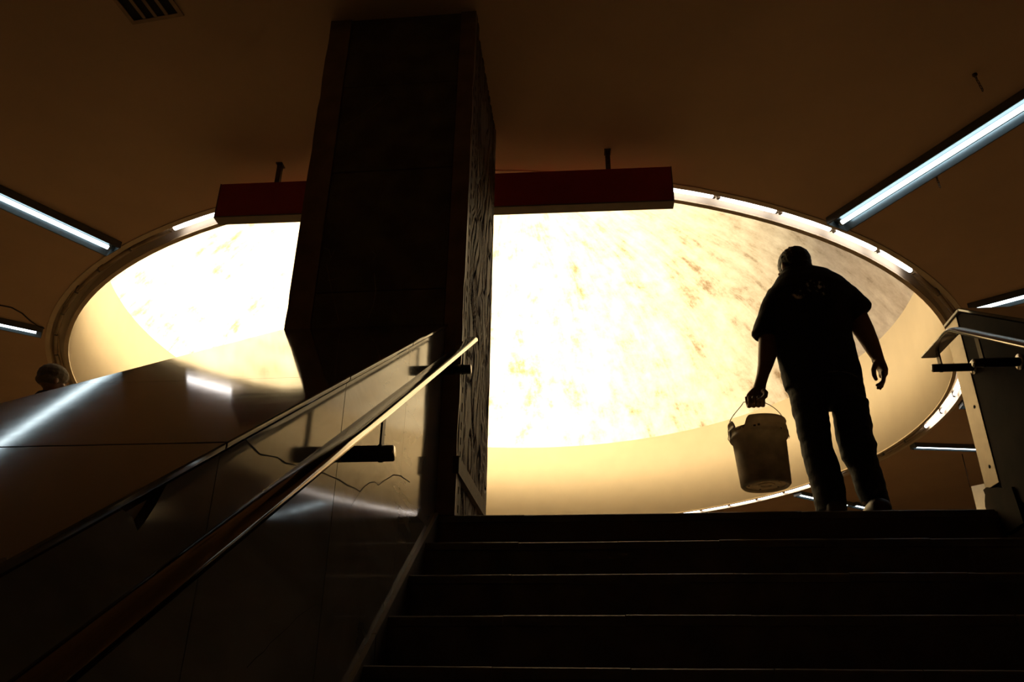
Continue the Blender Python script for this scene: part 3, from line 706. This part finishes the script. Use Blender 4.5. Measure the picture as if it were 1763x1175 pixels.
# left hand: four fingers hooked under the grip, thumb across them
gz = gripL.z + bb.z; gy = yB
for i in range(4):
    t = i / 3; px = 1288 + 8.0 * i; top = onY(px, 683, gy); x = top.x; k = 1 - .10 * abs(t - .4); zb = gz + .002 * (t - .5)
    P_ = [Vector((x, gy + .030, zb + .046)), Vector((x, gy + .033, zb + .016)), Vector((x, gy + .022, zb - .014 * k)), Vector((x, gy + .002, zb - .024 * k)), Vector((x, gy - .017, zb - .010 * k)), Vector((x, gy - .021, zb + .010)), Vector((x, gy - .017, zb + .024))]
    body.append(chainvf(P_, [.0128, .0124, .0114, .0108, .0106, .0098, .0086], 10))
a_ = onY(1313, 675, gy); body.append(chainvf([a_ + Vector((0, -.012, .004)), a_ + Vector((.010, -.026, -.016)), a_ + Vector((.004, -.034, -.040)), a_ + Vector((-.014, -.036, -.054)), a_ + Vector((-.030, -.036, -.058))], [.015, .0145, .0125, .011, .0095], 10))
# right arm and relaxed hand
body.append(PXL([(1430, 528, 1458, 492, .05), (1446, 546, 1478, 520, .05), (1460, 560, 1493, 542, .05), (1473, 577, 1504, 566, .048), (1484, 593, 1512.5, 588, .043), (1493, 607, 1518, 605, .036), (1500, 617, 1521, 615, .029), (1502, 624, 1524, 624, .028)], yM))
body.append(PXL([(1502, 623, 1523.5, 622, .028), (1507, 629, 1526, 631, .038), (1512.5, 637, 1528, 639, .041), (1514.5, 646, 1527.5, 648, .040)], yM, 2.4))
for i, (dy, q, r) in enumerate(((-.031, 0, .0088), (-.0105, 1, .0094), (.0105, 1, .0092), (.030, -1, .0082))):
    ex, ey = ((1509, 664), (1511, 669), (1515, 670), (1518.5, 667))[i]
    P_ = [onY(px, py, yM + dy) for px, py in ((1519.5, 640), (1521.5, 650), (1520 + .4 * i, 657), ((1517.5 + ex) / 2 + 1, (658 + ey) / 2 + 1), (ex, ey))]
    body.append(chainvf(P_, [r * 1.45, r * 1.35, r * 1.25, r * 1.12, r * .95], 10))
P_ = [onY(px, py, yM - .02 - d) for px, py, d in ((1512, 619, -.01), (1507, 628, .006), (1504, 637, .012), (1505, 646, .014), (1508.5, 654, .012))]
body.append(chainvf(P_, [.016, .0155, .014, .0125, .0105], 10))
# legs inside the trousers, down to the ankles
for rows, y in (([(1368, 700, 1424, 704, .075), (1382, 770, 1430, 768, .065), (1398, 830, 1444, 828, .058), (1408, 880, 1450, 878, .05)], yM), ([(1434, 704, 1488, 704, .075), (1448, 770, 1500, 766, .065), (1472, 825, 1514, 822, .055), (1486, 868, 1526, 866, .045)], yM)):
    body.append(PXL(rows, y))
sk_ = fuse('body', body, .0048, M_skin, MAN, oM, 2)
# hair: close cap over crown and nape
hv = ellip(HA(-.014, 0, .030), (hf_ * .104 * 1.04, hs_ * .086 * 1.04, hu_ * .098 * 1.04)); hn = ellip(HA(-.040, 0, -.012), (hf_ * .066 * 1.04, hs_ * .074 * 1.04, hu_ * .062 * 1.04))
tuft = [chainvf([HA(-.02 + .02 * sin(i * 2.3), -.05 + .011 * i, .118 - .00022 * (i - 5) ** 2 * 4), HA(-.03 + .02 * sin(i * 2.3), -.05 + .011 * i + .004 * sin(i * 5), .134 - .00025 * (i - 5) ** 2 * 4)], [.007, .003], 6) for i in range(10)]
fuse('hair', [hv, hn] + tuft, .0045, M_hair, MAN, oM, 2, wr=.0022, wsc=60)
for q in (-1, 1): obj('eye', mesh('eye', *ellip(HA(.083, q * .031, -.002), (hf_ * .011, hs_ * .013, hu_ * .010)), smooth=True, off=oM), plain('eye_white' + str(q), (.5, .47, .42), .3), MAN)
# shirt
sh = [PXL([(1352, 467, 1400, 464, .066, .03), (1338, 480, 1428, 469, .09, .02), (1331, 492, 1446, 480, .108, .01), (1318, 507, 1466, 496, .122), (1313, 530, 1474, 518, .128), (1320, 560, 1464, 553, .130), (1334, 600, 1468, 590, .132), (1341, 625, 1475, 617, .134), (1345, 646, 1482, 642, .134), (1352, 671, 1485, 656, .132)], yM, 2.3, 28),
      PXL([(1322, 500, 1364, 508, .072), (1309, 526, 1354, 530, .076), (1301, 552, 1348, 553, .076), (1293, 575, 1343, 580, .074), (1300, 582, 1342, 583, .070)], yM, 2.2),
      PXL([(1414, 530, 1438, 474, .080), (1440, 548, 1473, 498, .078), (1458, 560, 1500, 525, .072), (1461, 563, 1498, 534, .068)], yM, 2.2)]
# pixel half: reuse the fused cloth with the emblem in the material
def shirt_mat():
    m = plain('dark_shirt', (.014, .013, .014), .85, var=.25, scale=30, bump=.25, bscale=90); n = m.node_tree.nodes; l = m.node_tree.links; b = n['Principled BSDF']
    base = b.inputs['Base Color'].links[0].from_socket; tc = n.new('ShaderNodeTexCoord'); acc = None
    for px, py, r in ((1403, 495, .055), (1374, 508, .036), (1415, 503, .03)):
        p = onY(px, py, yM - .118) - oM; d = n.new('ShaderNodeVectorMath'); d.operation = 'DISTANCE'; d.inputs[1].default_value = p
        l.new(tc.outputs['Object'], d.inputs[0]); mr = n.new('ShaderNodeMapRange'); mr.inputs[1].default_value = r; mr.inputs[2].default_value = r * .6; l.new(d.outputs['Value'], mr.inputs[0])
        if acc is None: acc = mr.outputs[0]
        else: mx = n.new('ShaderNodeMath'); mx.operation = 'MAXIMUM'; l.new(acc, mx.inputs[0]); l.new(mr.outputs[0], mx.inputs[1]); acc = mx.outputs[0]
    no = n.new('ShaderNodeTexNoise'); no.inputs['Scale'].default_value = 34; no.inputs['Detail'].default_value = 3; l.new(tc.outputs['Object'], no.inputs['Vector'])
    th = n.new('ShaderNodeMapRange'); th.inputs[1].default_value = .50; th.inputs[2].default_value = .62; l.new(no.outputs[0], th.inputs[0])
    mu = n.new('ShaderNodeMath'); mu.operation = 'MULTIPLY'; l.new(acc, mu.inputs[0]); l.new(th.outputs[0], mu.inputs[1])
    mix = n.new('ShaderNodeMix'); mix.data_type = 'RGBA'; l.new(mu.outputs[0], mix.inputs['Factor']); l.new(base, mix.inputs['A']); mix.inputs['B'].default_value = (.85, .75, .68, 1); l.new(mix.outputs['Result'], b.inputs['Base Color'])
    return m
sho = fuse('shirt', sh, .0075, shirt_mat(), MAN, oM, 4, wr=.0045, wsc=8)
collar = [PXL([(1349, 478, 1404, 471, .080, .015), (1345, 469, 1401, 463, .076, .03), (1349, 463, 1397, 458, .068, .04)], yM, 2.1, 24)]
fuse('collar', collar, .006, MATS['dark_shirt'], sho, (oM.x, oM.y, oM.z), 2)
H_ = [onY(px, py, yM - .131 + dy) for px, py, dy in ((1425, 641, 0), (1440, 640, .001), (1455, 641, .006), (1466, 644, .018), (1474, 649, .034), (1480, 655, .06), (1483, 660, .09))]
obj('hem', tube('hem', H_, .0035, 8, off=oM), plain('pale_hem', (.10, .085, .07), .7), sho)
# trousers
tr = [PXL([(1350, 645, 1483, 643, .118), (1355, 668, 1485, 662, .122), (1360, 687, 1490, 685, .118), (1370, 702, 1490, 700, .09)], yM, 2.3, 28),
      PXL([(1360, 686, 1426, 690, .098), (1370, 730, 1427, 727, .092), (1381, 778, 1433, 772, .086), (1388, 806, 1443, 800, .082), (1396, 836, 1453, 832, .078), (1403, 868, 1457, 866, .078), (1407, 884, 1459, 882, .080)], yM, 2.2),
      PXL([(1430, 690, 1494, 694, .098), (1437, 732, 1499, 726, .092), (1443, 766, 1503, 752, .088), (1450, 788, 1508, 766, .084), (1463, 808, 1509, 786, .080), (1468, 826, 1519, 820, .078), (1477, 850, 1527, 848, .078), (1484, 866, 1532, 872, .080)], yM, 2.2)]
fuse('trousers', tr, .0075, M_trous, MAN, oM, 4, wr=.0055, wsc=9)
def shoe(px0, px1, py, y, parent, off):
    a, b = onY(px0, py, y), onY(px1, py, y); c = (a + b) / 2; w = (b - a).length / 2
    S = []
    for dy, ww, h in ((-.115, .55, .055), (-.10, .78, .085), (-.05, .86, .105), (.0, .84, .10), (.06, .9, .075), (.12, 1.0, .058), (.165, .8, .045), (.185, .5, .03)):
        S.append((Vector((c.x - .04 * dy, y + dy, .012 + h / 2)), Vector((w * ww, 0, 0)), Vector((0, 0, h / 2))))
    s = obj('shoe', mesh('shoe', *loft_sections(S, 16, 2.4), smooth=True, off=off), M_shoe, parent)
    S = [(Vector((q[0].x, q[0].y, .008)), q[1] * 1.06, Vector((0, 0, .008))) for q in S]
    obj('sole', mesh('sole', *loft_sections(S, 12, 4), off=off), M_black, s)
shoe(1410, 1450, 880, yM + .02, MAN, oM); shoe(1487, 1527, 878, yM - .01, MAN, oM)

# --- person beyond the parapet, only the head showing
b0 = Vector((-4.24, 5.5, 0)); Ht = 1.63
P2 = thing('person', 'person mostly hidden behind the left parapet, only a capped head showing', 'person', b0)
c2 = Vector((0, 0, Ht - .135))
hp, HB, (f2, s2, u2) = head_parts(c2, Vector((.55, .8, -.05)), Vector((0, 0, 1)), 1.05)
def sec(z, x, w, d, y=0): return (Vector((x, y, z)), Vector((w, 0, 0)), Vector((0, d, 0)))
b2 = hp + [loft_sections([sec(1.30, 0, .065, .065), sec(1.45, 0, .055, .058, .01)]), loft_sections([sec(.80, 0, .14, .10), sec(1.0, 0, .13, .095), sec(1.2, 0, .16, .10), sec(1.32, 0, .12, .08)])]
for q in (-1, 1):
    b2.append(loft_sections([sec(.10, q * .09, .045, .05), sec(.45, q * .09, .058, .062), sec(.82, q * .08, .08, .09)]))
    b2.append(chainvf([Vector((q * .18, 0, 1.28)), Vector((q * .22, .01, 1.02)), Vector((q * .23, .06, .80)), Vector((q * .225, .09, .70))], [.05, .043, .034, .03]))
    for i in range(4): b2.append(chainvf([Vector((q * .225, .07 + .017 * i, .70)), Vector((q * .228, .075 + .018 * i, .655)), Vector((q * .215, .075 + .018 * i, .62))], [.010, .0095, .008], 8))
    b2.append(chainvf([Vector((q * .215, .07, .73)), Vector((q * .20, .055, .69)), Vector((q * .195, .06, .66))], [.011, .010, .009], 8))
fuse('body', b2, .0075, M_skin, P2, (0, 0, 0), 2)
cz = lambda f_, s_, u_, a, b, d: ellip(HB(f_, s_, u_), (f2 * a, s2 * b, u2 * d))
fuse('cap', [cz(-.012, 0, .045, .118, .102, .098), cz(-.03, 0, .0, .098, .098, .05)], .006, M_capk, P2, (0, 0, 0), 2, wr=.002, wsc=40)
jk = [loft_sections([sec(.76, 0, .19, .135), sec(1.0, 0, .175, .13), sec(1.2, 0, .20, .13), sec(1.33, 0, .15, .10), sec(1.40, 0, .08, .075)], 24)]
for q in (-1, 1): jk.append(chainvf([Vector((q * .165, 0, 1.30)), Vector((q * .22, .01, 1.02)), Vector((q * .235, .055, .79))], [.075, .064, .055]))
fuse('jacket', jk, .009, M_coat, P2, (0, 0, 0), 3, wr=.004)
fuse('trousers', [loft_sections([sec(.06, q * .092, .075, .085), sec(.45, q * .092, .08, .085), sec(.82, q * .08, .105, .115)]) for q in (-1, 1)] + [loft_sections([sec(.78, 0, .165, .12), sec(.92, 0, .16, .12)])], .009, M_trous, P2, (0, 0, 0), 3, wr=.004)
for q in (-1, 1):
    S = [(Vector((q * .092, dy, h / 2 + .01)), Vector((.045 * ww, 0, 0)), Vector((0, 0, h / 2))) for dy, ww, h in ((-.10, .6, .06), (-.06, .9, .09), (.02, .9, .085), (.1, 1, .06), (.17, .6, .035))]
    s = obj('shoe', mesh('shoe', *loft_sections(S, 14, 2.4), smooth=True), M_shoe, P2)
    obj('sole', mesh('sole', *loft_sections([(Vector((a.x, a.y, .006)), b * 1.05, Vector((0, 0, .006))) for a, b, _ in S], 12, 4)), M_black, s)
